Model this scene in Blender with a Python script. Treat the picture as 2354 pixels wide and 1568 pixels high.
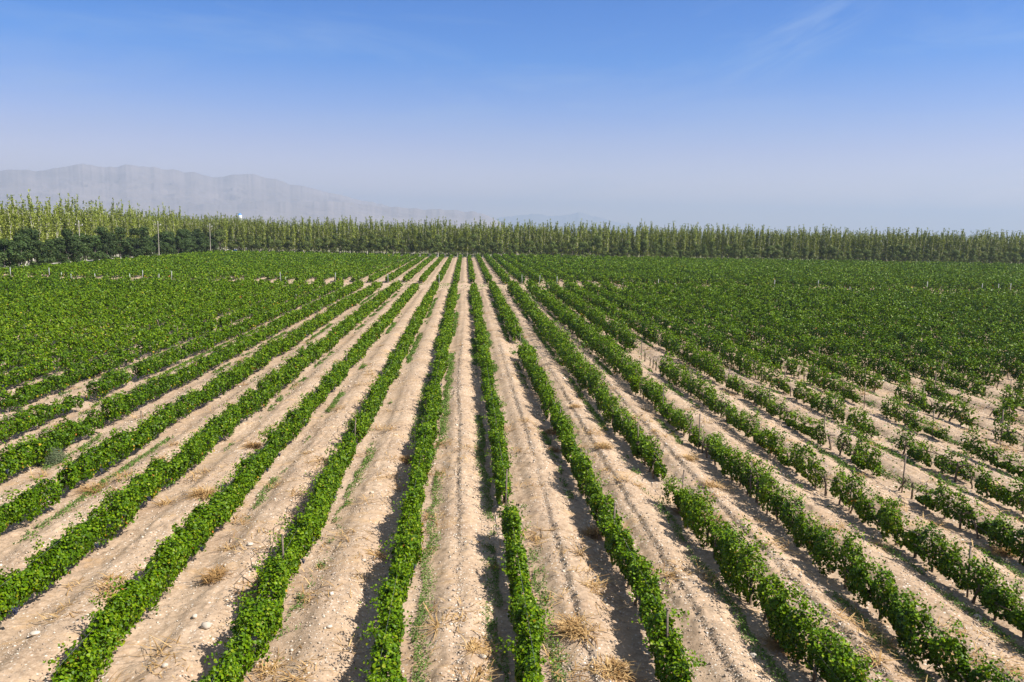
import bpy, math, random
import numpy as np
from mathutils import Vector, Matrix
random.seed(11)
rng = np.random.default_rng(7)
for o in list(bpy.data.objects):
    bpy.data.objects.remove(o)
SC = bpy.context.scene
COL = SC.collection
R = math.radians

# ------------------------------------------------------------------ camera
H = 9.4                                     # drone height above the field
FPX, CX, CY = 1830.1, 1176.5, 784.0         # focal length and centre in a 2353 x 1568 frame
YAW, PITCH, ROLL = R(3.49), R(7.80), R(1.15)
cam = bpy.data.cameras.new("camera")
cam.sensor_width = 36.0; cam.lens = 28.0; cam.clip_start = 0.1; cam.clip_end = 30000
camo = bpy.data.objects.new("camera", cam); COL.objects.link(camo); SC.camera = camo
fw = Vector((math.sin(YAW)*math.cos(PITCH), math.cos(YAW)*math.cos(PITCH), -math.sin(PITCH)))
r0 = fw.cross(Vector((0, 0, 1))).normalized(); u0 = r0.cross(fw)
rr = r0*math.cos(ROLL) + u0*math.sin(ROLL); uu = u0*math.cos(ROLL) - r0*math.sin(ROLL)
MC = Matrix((rr, uu, -fw)).transposed()
camo.matrix_world = Matrix.Translation((0, 0, H)) @ MC.to_4x4()

def ray(px, py):
    return (MC @ Vector(((px-CX)/FPX, -(py-CY)/FPX, -1.0)))
def at(px, py, z=0.0):
    d = ray(px, py); t = (z-H)/d.z
    return Vector((d.x*t, d.y*t, z))

# ------------------------------------------------------------------ sky, sun, exposure
SUNV = Vector((1.0, -0.38, 1.2)).normalized()
world = bpy.data.worlds.new("World"); SC.world = world; world.use_nodes = True
nt = world.node_tree; nt.nodes.clear()
wo = nt.nodes.new("ShaderNodeOutputWorld"); bg = nt.nodes.new("ShaderNodeBackground")
sky = nt.nodes.new("ShaderNodeTexSky"); sky.sky_type = 'NISHITA'; sky.sun_disc = False
sky.sun_elevation = math.asin(SUNV.z); sky.sun_rotation = math.atan2(SUNV.x, SUNV.y)
sky.altitude = 800; sky.air_density = 1.0; sky.dust_density = 0.4; sky.ozone_density = 3.0
bg.inputs[1].default_value = 0.1315
# deep desert blue: the clear-air sky is tinted by elevation (pale at the horizon, saturated above; unseen overhead part warmed, added fill for the shadows)
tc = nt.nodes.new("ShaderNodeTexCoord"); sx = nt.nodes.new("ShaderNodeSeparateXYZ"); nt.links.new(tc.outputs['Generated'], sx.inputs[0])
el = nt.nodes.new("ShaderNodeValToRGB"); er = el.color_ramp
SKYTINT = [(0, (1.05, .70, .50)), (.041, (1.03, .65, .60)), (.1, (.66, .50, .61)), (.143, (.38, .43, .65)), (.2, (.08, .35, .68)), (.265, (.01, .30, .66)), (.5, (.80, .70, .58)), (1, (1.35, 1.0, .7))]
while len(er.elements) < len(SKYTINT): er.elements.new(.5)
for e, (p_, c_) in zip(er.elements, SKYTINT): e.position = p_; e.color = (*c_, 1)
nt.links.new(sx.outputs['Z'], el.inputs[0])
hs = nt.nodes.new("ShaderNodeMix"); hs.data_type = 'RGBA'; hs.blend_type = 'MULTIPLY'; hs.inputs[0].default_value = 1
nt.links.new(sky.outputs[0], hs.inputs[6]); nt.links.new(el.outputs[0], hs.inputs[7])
# thin cirrus high in the sky
mp = nt.nodes.new("ShaderNodeMapping")
mp.inputs['Rotation'].default_value = (0.0, R(35), R(-30)); mp.inputs['Scale'].default_value = (1.5, 3.0, 9.0)
nz = nt.nodes.new("ShaderNodeTexNoise"); nz.inputs['Scale'].default_value = 2.2; nz.inputs['Detail'].default_value = 6
nz.inputs['Roughness'].default_value = 0.6; nz.inputs['Distortion'].default_value = 0.6
cr = nt.nodes.new("ShaderNodeValToRGB"); cr.color_ramp.elements[0].position = 0.48; cr.color_ramp.elements[1].position = 0.85
cr.color_ramp.elements[1].color = (0.35, 0.35, 0.35, 1)
mx = nt.nodes.new("ShaderNodeMix"); mx.data_type = 'RGBA'
mx.inputs[7].default_value = (1.9, 2.5, 3.6, 1)
nt.links.new(tc.outputs['Generated'], mp.inputs[0]); nt.links.new(mp.outputs[0], nz.inputs['Vector'])
nt.links.new(nz.outputs[0], cr.inputs[0])
# one brushed wisp of cirrus high on the right
v0 = ray(1840, 85).normalized(); e1 = (ray(1960, 15).normalized()-ray(1740, 135).normalized()).normalized(); e2 = v0.cross(e1)
def dotn(v):
    n = nt.nodes.new("ShaderNodeVectorMath"); n.operation = 'DOT_PRODUCT'; n.inputs[1].default_value = v
    nt.links.new(tc.outputs['Generated'], n.inputs[0]); return n.outputs['Value']
def mth(op, a, b_):
    n = nt.nodes.new("ShaderNodeMath"); n.operation = op
    for i, q in ((0, a), (1, b_)):
        if isinstance(q, (int, float)): n.inputs[i].default_value = q
        else: nt.links.new(q, n.inputs[i])
    return n.outputs[0]
du = mth('SUBTRACT', dotn(e1), v0.dot(e1)); dv = mth('SUBTRACT', dotn(e2), v0.dot(e2))
cmb = nt.nodes.new("ShaderNodeCombineXYZ"); nt.links.new(mth('MULTIPLY', du, 9.0), cmb.inputs[0]); nt.links.new(mth('MULTIPLY', dv, 60.0), cmb.inputs[1])
n2 = nt.nodes.new("ShaderNodeTexNoise"); n2.inputs['Scale'].default_value = 1.0; n2.inputs['Detail'].default_value = 6; n2.inputs['Roughness'].default_value = .62; n2.inputs['Distortion'].default_value = .8
nt.links.new(cmb.outputs[0], n2.inputs['Vector'])
rad2 = mth('ADD', mth('POWER', mth('MULTIPLY', du, 9.0), 2.0), mth('POWER', mth('MULTIPLY', dv, 28.0), 2.0))
wisp = mth('MULTIPLY', mth('MAXIMUM', mth('SUBTRACT', 1.0, rad2), 0.0), mth('MAXIMUM', mth('SUBTRACT', n2.outputs[0], .38), 0.0))
wsum = mth('MINIMUM', mth('ADD', mth('MULTIPLY', wisp, 1.1), cr.outputs[0]), 1.0)
nt.links.new(wsum, mx.inputs[0])
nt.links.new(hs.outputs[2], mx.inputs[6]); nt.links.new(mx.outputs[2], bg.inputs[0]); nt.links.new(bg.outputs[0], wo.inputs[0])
sl = bpy.data.lights.new("sun", 'SUN'); sl.energy = 5.0; sl.angle = R(0.5); sl.color = (1.0, 0.94, 0.85)
slo = bpy.data.objects.new("sun", sl); COL.objects.link(slo)
slo.rotation_euler = SUNV.to_track_quat('Z', 'Y').to_euler(); slo.location = (60, -30, 80)
SC.view_settings.view_transform = 'Standard'; SC.view_settings.look = 'None'
SC.view_settings.exposure = 0.9; SC.view_settings.gamma = 1.0
SC.render.engine = 'CYCLES'
cy = SC.cycles
cy.max_bounces = 5; cy.diffuse_bounces = 3; cy.glossy_bounces = 1; cy.transmission_bounces = 2
cy.volume_bounces = 1; cy.transparent_max_bounces = 4; cy.use_denoising = True
cy.caustics_reflective = False; cy.caustics_refractive = False
try: cy.denoiser = 'OPENIMAGEDENOISE'
except Exception: pass

# ------------------------------------------------------------------ helpers
def sstep(a, b, x):
    t = np.clip((np.asarray(x, float)-a)/(b-a), 0, 1); return t*t*(3-2*t)
def _h(ix, iy, s):
    v = np.sin(ix*127.1 + iy*311.7 + s*74.7)*43758.5453
    return v-np.floor(v)
def noise(x, y, s=0):
    x = np.asarray(x, float); y = np.asarray(y, float)
    ix = np.floor(x); iy = np.floor(y); fx = x-ix; fy = y-iy
    fx = fx*fx*(3-2*fx); fy = fy*fy*(3-2*fy)
    a = _h(ix, iy, s); b = _h(ix+1, iy, s); c = _h(ix, iy+1, s); d = _h(ix+1, iy+1, s)
    return (a*(1-fx)+b*fx)*(1-fy)+(c*(1-fx)+d*fx)*fy
def fbm(x, y, s=0, o=3):
    v = 0; a = .5
    for i in range(o):
        v = v+a*noise(x*2**i, y*2**i, s+i); a *= .5
    return v/(1-.5**o)

def mesh(name, V, F, mats, attr=None, smooth=False, midx=None):
    """V (n,3), F (m,k): a mesh straight from arrays; attr = per-face 'tint'."""
    V = np.ascontiguousarray(V, np.float32); F = np.ascontiguousarray(F, np.int32)
    me = bpy.data.meshes.new(name); m, k = F.shape
    me.vertices.add(len(V)); me.vertices.foreach_set("co", V.ravel())
    me.loops.add(m*k); me.loops.foreach_set("vertex_index", F.ravel())
    me.polygons.add(m)
    me.polygons.foreach_set("loop_start", np.arange(0, m*k, k, dtype=np.int32))
    me.polygons.foreach_set("loop_total", np.full(m, k, np.int32))
    if smooth: me.polygons.foreach_set("use_smooth", np.ones(m, bool))
    for mt in (mats if isinstance(mats, (list, tuple)) else [mats]): me.materials.append(mt)
    if midx is not None: me.polygons.foreach_set("material_index", np.ascontiguousarray(midx, np.int32))
    me.update(calc_edges=True)
    if attr is not None:
        at_ = me.attributes.new("tint", 'FLOAT', 'FACE'); at_.data.foreach_set("value", np.ascontiguousarray(attr, np.float32))
    return me
def link(name, data, parent=None, loc=(0, 0, 0), rot=(0, 0, 0), scale=(1, 1, 1)):
    o = bpy.data.objects.new(name, data); COL.objects.link(o)
    o.location = loc; o.rotation_euler = rot; o.scale = scale
    if parent is not None: o.parent = parent
    return o
def tag(o, label=None, cat=None, group=None, kind=None):
    if label: o["label"] = label
    if cat: o["category"] = cat
    if group: o["group"] = group
    if kind: o["kind"] = kind
    return o

class Build:
    """collects quads/tris, padded to quads where needed"""
    def __init__(s): s.v = []; s.f = []; s.m = []
    def tube(s, pts, rad, n=6, m=0, cap=True):
        pts = [Vector(p) for p in pts]; b0 = len(s.v)
        for i, p in enumerate(pts):
            d = (pts[min(i+1, len(pts)-1)]-pts[max(i-1, 0)]).normalized()
            a = d.orthogonal().normalized() if abs(d.z) < .95 else Vector((1, 0, 0))
            a = (a-d*a.dot(d)).normalized(); b = d.cross(a)
            r = rad[i] if isinstance(rad, (list, tuple)) else rad
            for k in range(n):
                t = 2*math.pi*k/n; s.v.append(tuple(p+a*math.cos(t)*r+b*math.sin(t)*r))
        for i in range(len(pts)-1):
            for k in range(n):
                s.f.append((b0+i*n+k, b0+i*n+(k+1) % n, b0+(i+1)*n+(k+1) % n, b0+(i+1)*n+k)); s.m.append(m)
        if cap:
            for e in (0, len(pts)-1):
                s.v.append(tuple(pts[e])); c = len(s.v)-1
                for k in range(0, n, 2):
                    s.f.append((c, b0+e*n+k, b0+e*n+(k+1) % n, b0+e*n+(k+2) % n)); s.m.append(m)
    def box(s, c, d, m=0):
        b0 = len(s.v)
        for z in (-1, 1):
            for x, y in ((-1, -1), (1, -1), (1, 1), (-1, 1)):
                s.v.append((c[0]+x*d[0]/2, c[1]+y*d[1]/2, c[2]+z*d[2]/2))
        for q in ((0, 3, 2, 1), (4, 5, 6, 7), (0, 1, 5, 4), (1, 2, 6, 5), (2, 3, 7, 6), (3, 0, 4, 7)):
            s.f.append(tuple(b0+i for i in q)); s.m.append(m)
    def mesh(s, name, mats, smooth=False): return mesh(name, np.array(s.v), np.array(s.f), mats, None, smooth, s.m)

# ------------------------------------------------------------------ materials
def new_mat(name):
    m = bpy.data.materials.new(name); m.use_nodes = True; t = m.node_tree; t.nodes.clear()
    out = t.nodes.new("ShaderNodeOutputMaterial"); b = t.nodes.new("ShaderNodeBsdfPrincipled")
    t.links.new(b.outputs[0], out.inputs[0]); b.inputs['Roughness'].default_value = .8
    return m, t, b, out
def ramp(t, stops, interp='LINEAR'):
    r = t.nodes.new("ShaderNodeValToRGB"); cr = r.color_ramp; cr.interpolation = interp
    while len(cr.elements) < len(stops): cr.elements.new(.5)
    for e, (p, c) in zip(cr.elements, stops):
        e.position = p; e.color = (*c, 1) if len(c) == 3 else c
    return r
def leaf_mat(name, stops, rough=.5, spec=.35, trans=.3, tcol=(1.25, 1.2, .5), objvar=0.0):
    m, t, b, out = new_mat(name)
    a = t.nodes.new("ShaderNodeAttribute"); a.attribute_name = "tint"
    r = ramp(t, stops); t.links.new(a.outputs['Fac'], r.inputs[0]); col = r.outputs[0]
    if objvar:
        oi = t.nodes.new("ShaderNodeObjectInfo"); mr = t.nodes.new("ShaderNodeMapRange")
        mr.inputs[3].default_value = 1-objvar; mr.inputs[4].default_value = 1+objvar
        t.links.new(oi.outputs['Random'], mr.inputs[0])
        hv = t.nodes.new("ShaderNodeHueSaturation"); t.links.new(mr.outputs[0], hv.inputs['Value']); t.links.new(col, hv.inputs['Color']); col = hv.outputs[0]
    t.links.new(col, b.inputs['Base Color']); b.inputs['Roughness'].default_value = rough
    b.inputs['Specular IOR Level'].default_value = spec
    tr = t.nodes.new("ShaderNodeBsdfTranslucent"); mu = t.nodes.new("ShaderNodeMix"); mu.data_type = 'RGBA'; mu.blend_type = 'MULTIPLY'
    mu.inputs[0].default_value = 1; mu.inputs[7].default_value = (*tcol, 1)
    t.links.new(col, mu.inputs[6]); t.links.new(mu.outputs[2], tr.inputs[0])
    ms = t.nodes.new("ShaderNodeMixShader"); ms.inputs[0].default_value = trans
    t.links.new(b.outputs[0], ms.inputs[1]); t.links.new(tr.outputs[0], ms.inputs[2]); t.links.new(ms.outputs[0], out.inputs[0])
    return m
def plain(name, col, rough=.8, var=.15, scale=6.0, metal=0):
    m, t, b, out = new_mat(name)
    n = t.nodes.new("ShaderNodeTexNoise"); n.inputs['Scale'].default_value = scale; n.inputs['Detail'].default_value = 5
    tcn = t.nodes.new("ShaderNodeTexCoord"); t.links.new(tcn.outputs['Object'], n.inputs['Vector'])
    c0 = tuple(max(0, x*(1-2*var)) for x in col); c1 = tuple(min(1, x*(1+2*var)) for x in col)
    r = ramp(t, [(.3, c0), (.7, c1)]); t.links.new(n.outputs[0], r.inputs[0]); t.links.new(r.outputs[0], b.inputs['Base Color'])
    b.inputs['Roughness'].default_value = rough; b.inputs['Metallic'].default_value = metal
    return m

M_VINE = leaf_mat("vine_leaf", [(0, (.025, .056, .001)), (.5, (.064, .136, .0006)), (.88, (.160, .25, .002)), (.93, (.22, .24, .015)), (.965, (.42, .30, .02)), (1, (.38, .13, .03))], rough=.45, spec=.17, trans=.12)
M_POPLAR = leaf_mat("poplar_leaf", [(0, (.12, .16, .014)), (.6, (.235, .28, .035)), (1, (.37, .40, .09))], rough=.5, trans=.25, objvar=.28)
M_DARKTREE = leaf_mat("broadleaf", [(0, (.026, .052, .014)), (.6, (.05, .086, .020)), (1, (.095, .125, .03))], rough=.6, spec=.2, trans=.18, objvar=.3)
M_WEED = leaf_mat("weed_leaf", [(0, (.07, .14, .02)), (.6, (.12, .21, .04)), (1, (.19, .26, .07))], rough=.6, spec=.2, trans=.25)
M_GREY_WEED = leaf_mat("grey_weed", [(0, (.08, .12, .06)), (1, (.17, .20, .11))], rough=.8, spec=.1, trans=.2)
M_STRAW = leaf_mat("dry_straw", [(0, (.24, .13, .05)), (.5, (.42, .26, .10)), (1, (.60, .42, .20))], rough=.7, spec=.2, trans=.15, tcol=(1, .9, .7))
M_BARK = plain("vine_bark", (.12, .085, .055), .9, .2, 20)
M_POST = plain("weathered_post", (.16, .12, .09), .8, .2, 12)
M_CONC = plain("pale_post", (.40, .41, .41), .8, .1, 8)
M_POLE = plain("pole_concrete", (.27, .245, .20), .85, .12, 3)
M_WIRE = plain("steel_wire", (.34, .32, .29), .5, .1, 8, .6)
M_HOSE = plain("black_hose", (.02, .02, .022), .5, .1)
M_GRAPE = plain("dark_grape", (.022, .03, .075), .45, .2, 30)
M_POPBARK = plain("poplar_bark", (.46, .43, .36), .85, .18, 2.5)
M_STONE = plain("pale_stone", (.50, .43, .35), .85, .12, 5)
M_BROWNSTONE = plain("tan_stone", (.42, .28, .17), .85, .12, 5)
M_PIPE = plain("grey_plastic", (.40, .41, .43), .6, .06)
M_WHITE = plain("white_paint", (.75, .76, .76), .6, .05)
M_BLUE = plain("blue_paint", (.06, .22, .55), .5, .08)
M_TERRA = None
def bark_white(name):        # dark bark, the lower metre whitewashed
    m, t, b, out = new_mat(name)
    tcn = t.nodes.new("ShaderNodeTexCoord"); sp = t.nodes.new("ShaderNodeSeparateXYZ"); t.links.new(tcn.outputs['Object'], sp.inputs[0])
    g = t.nodes.new("ShaderNodeMath"); g.operation = 'LESS_THAN'; g.inputs[1].default_value = 1.25
    t.links.new(sp.outputs['Z'], g.inputs[0])
    mixn = t.nodes.new("ShaderNodeMix"); mixn.data_type = 'RGBA'; mixn.inputs[6].default_value = (.10, .085, .065, 1); mixn.inputs[7].default_value = (.62, .59, .53, 1)
    t.links.new(g.outputs[0], mixn.inputs[0]); t.links.new(mixn.outputs[2], b.inputs['Base Color'])
    return m
M_TRUNKWHITE = bark_white("whitewashed_bark")

def soil_mat(name, fields=True):
    m, t, b, out = new_mat(name)
    g = t.nodes.new("ShaderNodeNewGeometry")
    def nz(scale, det=4, ro=.55, vec=None):
        n = t.nodes.new("ShaderNodeTexNoise"); n.inputs['Scale'].default_value = scale; n.inputs['Detail'].default_value = det; n.inputs['Roughness'].default_value = ro
        t.links.new(vec or g.outputs['Position'], n.inputs['Vector']); return n
    def mix(f, a, bb, mode='MIX'):
        x = t.nodes.new("ShaderNodeMix"); x.data_type = 'RGBA'; x.blend_type = mode
        for i, s in ((0, f), (6, a), (7, bb)):
            if hasattr(s, 'links') or hasattr(s, 'is_linked'): t.links.new(s, x.inputs[i])
            elif isinstance(s, tuple): x.inputs[i].default_value = (*s, 1)
            else: x.inputs[i].default_value = s
        return x.outputs[2]
    big = nz(.35, 5); r1 = ramp(t, [(.3, (.325, .228, .152)), (.55, (.395, .288, .197)), (.75, (.45, .338, .24))]); t.links.new(big.outputs[0], r1.inputs[0])
    col = r1.outputs[0]
    fine = nz(6, 6, .7); r2 = ramp(t, [(.3, (.60, .58, .56)), (.5, (1, 1, 1)), (.72, (1.3, 1.3, 1.32))]); t.links.new(fine.outputs[0], r2.inputs[0])
    col = mix(1.0, col, r2.outputs[0], 'MULTIPLY')
    # loose straw streaks across the strips
    mpn = t.nodes.new("ShaderNodeMapping"); mpn.inputs['Scale'].default_value = (.45, 1.3, 1); t.links.new(g.outputs['Position'], mpn.inputs[0])
    st = nz(1.0, 6, .68, mpn.outputs[0]); r3 = ramp(t, [(.54, (0, 0, 0)), (.72, (.55, .55, .55))]); t.links.new(st.outputs[0], r3.inputs[0])
    col = mix(r3.outputs[0], col, (.47, .29, .12))
    # pebbles, pale and dark
    vo = t.nodes.new("ShaderNodeTexVoronoi"); vo.inputs['Scale'].default_value = 13; t.links.new(g.outputs['Position'], vo.inputs['Vector'])
    sepc = t.nodes.new("ShaderNodeSeparateColor"); t.links.new(vo.outputs['Color'], sepc.inputs[0])
    rp = ramp(t, [(.0, (.20, .17, .14)), (.16, (.30, .24, .18)), (.2, (.45, .34, .24)), (.8, (.47, .36, .26)), (.86, (.62, .54, .45)), (1, (.75, .70, .62))]); t.links.new(sepc.outputs[0], rp.inputs[0])
    dm = ramp(t, [(.25, (1, 1, 1)), (.45, (0, 0, 0))]); t.links.new(vo.outputs['Distance'], dm.inputs[0])
    gm = nz(.9, 4); rg = ramp(t, [(.38, (.25, .25, .25)), (.6, (1, 1, 1))]); t.links.new(gm.outputs[0], rg.inputs[0])
    pm = mix(1.0, dm.outputs[0], rg.outputs[0], 'MULTIPLY')
    col = mix(pm, col, rp.outputs[0])
    if not fields:
        gn = nz(.06, 6, .6); rgx = ramp(t, [(.30, (.15, .15, .15)), (.5, (.92, .92, .92))]); t.links.new(gn.outputs[0], rgx.inputs[0])
        col = mix(rgx.outputs[0], col, (.085, .11, .04))
    t.links.new(col, b.inputs['Base Color']); b.inputs['Roughness'].default_value = .95; b.inputs['Specular IOR Level'].default_value = .1
    bp = t.nodes.new("ShaderNodeBump"); bp.inputs['Strength'].default_value = .55; bp.inputs['Distance'].default_value = .03
    n2 = nz(22, 5, .7); t.links.new(n2.outputs[0], bp.inputs['Height']); t.links.new(bp.outputs[0], b.inputs['Normal'])
    return m
M_SOIL = soil_mat("dry_soil"); M_PLAIN = soil_mat("plain_soil", False)
M_ROAD = plain("pale_road", (.50, .46, .42), .9, .08, .6)

# ------------------------------------------------------------------ ground
X0 = -1.55                                  # x of the first row left of the centre strip; rows every 3 m
P0, P1, YEND = 129.0, 141.5, 279.5          # crossing path, far end of the vines
XLEFT = -84.0
def row_x(n): return X0+3.0*n
def gz(x, y, fine=True):
    x = np.asarray(x, float); y = np.asarray(y, float)
    u = (x-X0)/3.0; k = np.floor(u); u = u-k
    d = np.abs(u-.5)*2
    msk = (1-sstep(P0-2.5, P0, y)*(1-sstep(P1, P1+2.5, y)))*(1-sstep(YEND, YEND+3, y))*sstep(XLEFT-3, XLEFT, x)
    amp = .26+.10*(fbm(x*.15, y*.12, 5)-.5)
    z = amp*(1-sstep(.12, .82, d+.16*(fbm(x*.8, y*.8, 31)-.5)))
    # ploughed lip along the middle of each strip
    c = .46+.05*(noise(k*7.3, y*.06, 9)-.5)*2+.018*(noise(k*3.1, y*1.6, 12)-.5)
    dx = (u-c)*3.0
    la = np.where((k >= 0) & (k <= 3), .13, .035)
    lip = sstep(-.09, .09, dx+.08*(noise(x*6, y*5, 15)-.5))*np.exp(-np.maximum(dx, 0)/.5)*la*sstep(.2, .6, noise(k*5.7, y*.1, 14)+.2)
    z = z+lip-.25*la*np.exp(-(dx/.16)**2)-.04*np.exp(-((u-.27)*3/.22)**2)-.03*np.exp(-((u-.72)*3/.25)**2)
    z = z+.055*(noise(x*.5+3, y*.55, 21)-.5)*2*(1-.5*d)
    z = z+.05*(fbm(x*1.7, y*1.7, 41, 3)-.5)
    z = z*msk+.06*(fbm(x*.3, y*.3, 44)-.5)*(1-msk)
    if fine:
        g = .35+.65*sstep(.35, .65, noise(x*.7, y*.5, 55))
        z = z+(.075*(noise(x*4.7, y*4.7, 61)-.5)+.055*(noise(x*10.7, y*10.7, 63)-.5))*g
    return z
def band(xl, xr, ya, yb, dx, dyf):
    ys = [ya]
    while ys[-1] < yb: ys.append(min(yb, ys[-1]+dyf(ys[-1])))
    ys = np.array(ys); xs = np.arange(xl, xr+dx, dx)
    XX, YY = np.meshgrid(xs, ys); Z = gz(XX, YY, True if dx < .2 else False)
    V = np.stack([XX, YY, Z], -1).reshape(-1, 3); nx = len(xs)
    i, j = np.meshgrid(np.arange(nx-1), np.arange(len(ys)-1)); q = j*nx+i
    F = np.stack([q, q+1, q+nx+1, q+nx], -1).reshape(-1, 4)
    cx = (XX[:-1, :-1]+dx/2).ravel(); cyy = YY[:-1, :-1].ravel()
    keep = (cx > -(.57*cyy+10)) & (cx < .75*cyy+10)
    F = F[keep]; used = np.unique(F); mp_ = np.zeros(len(V), np.int64); mp_[used] = np.arange(len(used))
    return V[used], mp_[F]
parts = [band(-36, 44, 10.5, 46, .065, lambda y: .0035*y+.03), band(-88, 112, 46, 134, .14, lambda y: .006*y), band(-92, 222, 134, 284, .3, lambda y: .008*y)]
off = 0; VV = []; FF = []
for v, f in parts:
    VV.append(v); FF.append(f+off); off += len(v)
me = mesh("vineyard_soil", np.concatenate(VV), np.concatenate(FF), M_SOIL, None, True)
tag(link("field_ground", me), kind="structure")
# the plain all round, one sheet to the foot of the mountains
gx = np.array([-11800, -2500, -900, -300, -120, 0, 120, 300, 900, 2500, 11800.]); gy = np.array([-3000, -400, -20, 5, 60, 200, 282, 400, 900, 2500, 18200.])
XX, YY = np.meshgrid(gx, gy); i, j = np.meshgrid(np.arange(10), np.arange(10)); q = j*11+i
me = mesh("plain", np.stack([XX, YY, XX*0-.16], -1).reshape(-1, 3), np.stack([q, q+1, q+12, q+11], -1).reshape(-1, 4), M_PLAIN)
tag(link("ground", me), kind="structure")
def strip(name, pts, w, z, mat):
    V = []; F = []
    for i, (x, y) in enumerate(pts):
        a = pts[max(i-1, 0)]; b = pts[min(i+1, len(pts)-1)]; d = Vector((b[0]-a[0], b[1]-a[1])).normalized()
        for s in (-1, 1): V.append((x-d.y*w/2*s, y+d.x*w/2*s, z))
        if i: F.append((2*i-2, 2*i, 2*i+1, 2*i-1))
    return tag(link(name, mesh(name, np.array(V), np.array(F), mat)), kind="structure")
strip("road", [(-93.5, 20), (-93.5, 150), (-93.8, 220), (-94, 400)], 4.2, .10, M_ROAD)
strip("far_road", [(-91.8, 289.5), (0, 290), (240, 291)], 3.2, .10, M_ROAD)

# ------------------------------------------------------------------ leaves as arrays
def frames(N):
    N = N/np.linalg.norm(N, axis=1, keepdims=True)
    a = rng.normal(size=N.shape); a -= (a*N).sum(1, keepdims=True)*N; a /= np.linalg.norm(a, axis=1, keepdims=True)+1e-9
    return N, a, np.cross(N, a)
def leaves_quad(P, N, s, asp=.9):
    """kite-shaped leaves: base, side, tip, side"""
    N, a, b = frames(N); s = np.asarray(s).reshape(-1, 1)*np.ones((len(P), 1))
    V = np.stack([P-a*s*.5, P+b*s*.5*asp-a*s*.08+N*s*.10, P+a*s*.55-N*s*.06, P-b*s*.5*asp-a*s*.08+N*s*.10], 1).reshape(-1, 3)
    return V, np.arange(len(P)*4).reshape(-1, 4)
def leaves_fold(P, N, s):
    """near leaves: two lobed halves folded along the midrib"""
    N, a, b = frames(N); s = np.asarray(s).reshape(-1, 1)*np.ones((len(P), 1))
    w = rng.uniform(.42, .58, (len(P), 1))
    V = np.stack([P-a*s*.42, P+a*s*.56-N*s*.10, P+b*s*w*.7+a*s*.28+N*s*.07, P+b*s*w-a*s*.22+N*s*.12,
                  P-b*s*w-a*s*.22+N*s*.12, P-b*s*w*.7+a*s*.28+N*s*.07], 1).reshape(-1, 3)
    q = np.arange(len(P))[:, None]*6
    F = np.concatenate([q+np.array([[0, 3, 2, 1]]), q+np.array([[0, 1, 5, 4]])], 1).reshape(-1, 4)
    return V, F

SP = 0.95                                    # vine spacing along a row
GAPS = {}                                    # row -> list of (y0, y1) bare stretches read off the photograph
def add_gap(n, px, py0, py1):
    a = at(px, py0, .7).y; b = at(px, py1, .7).y; GAPS.setdefault(n, []).append((min(a, b), max(a, b)))
add_gap(1, 1182, 1140, 1192); add_gap(2, 1195, 772, 806); add_gap(3, 1560, 1070, 1118); add_gap(5, 1590, 795, 838)
add_gap(-1, 830, 1003, 1018)
for nn, yy in ((7, 34), (8, 33.5), (8, 41), (9, 36), (10, 41), (10, 47), (11, 44), (12, 47), (9, 45)):
    GAPS.setdefault(nn, []).append((yy, yy+random.uniform(.9, 2.0)))
def vigour(n, ys, ya):
    """height, half width, bottom height, fill, bulge of the canopy along row n"""
    x = row_x(n); cell = np.floor((ys-ya)/SP).astype(int); r = np.random.default_rng(1000+n+500*int(ya > P0))
    nc = int(cell.max())+3 if len(cell) else 3
    right = float(sstep(1.2, 9, x)); near = 1-sstep(36, 58, ys+.0*x); sparse = float(sstep(5, 14, x))*near*(1-.55*(1-sstep(18, 30, ys)))
    v = r.uniform(-1, 1, nc)[cell]; g = r.uniform(0, 1, nc)[cell]; side = r.normal(0, 1, nc)[cell]
    f = (ys-ya)/SP-cell
    low = noise(ys*.06+n*3.3, n*1.7, 77)
    big = noise(ys*.42+n*5.1, n*2.9, 78)-.5
    h = 1.12+.05*right+.10*(1-right)*v+right*(.46*(1-near)+(.24+.12*(1-near))*v+.65*big)-sparse*(.28-.18*v)+.16*(low-.5)
    hw = .255+.05*right+.05*(1-near)+right*(.20*(1-near)+(.09+.10*(1-near))*v+.30*big*(1-near))+.06*(1-near)-sparse*.10+.05*(low-.5)+(.06 if x < -9 else 0)
    bulge = 1-(.08+right*.34+sparse*.14)*(1-np.abs(np.cos(np.pi*(f-.5))))
    left_loose = float(sstep(-9, -18, x))*(1-sstep(40, 70, ys))
    gapp = .004+.13*sparse+.055*left_loose+.045*right*(1-near)
    fill = np.where(g < gapp, .04, 1.0)*(1-.30*sparse)
    h = h*np.where(left_loose*np.abs(v) > .55, .88, 1)
    for a, b in GAPS.get(n, []):
        fill = fill*(1-(sstep(a-.3, a+.1, ys)*(1-sstep(b-.1, b+.3, ys)))*.98)
    zb = .15-.07*sparse+.0*right
    mea = noise(ys*.55+n*7.7, n*1.3, 79)-.5; m2 = noise(ys*1.15+n*2.7, n*5.3, 80)-.5
    hw = hw*(1+.75*m2+.35*mea); h = h*(1+.22*(noise(ys*.9+n*3.9, n*6.1, 81)-.5)*2*(1-.4*right))
    off = side*(.03+.08*right)+.22*mea
    return h, np.maximum(hw, .2), zb, fill, bulge, off, right, sparse
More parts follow.
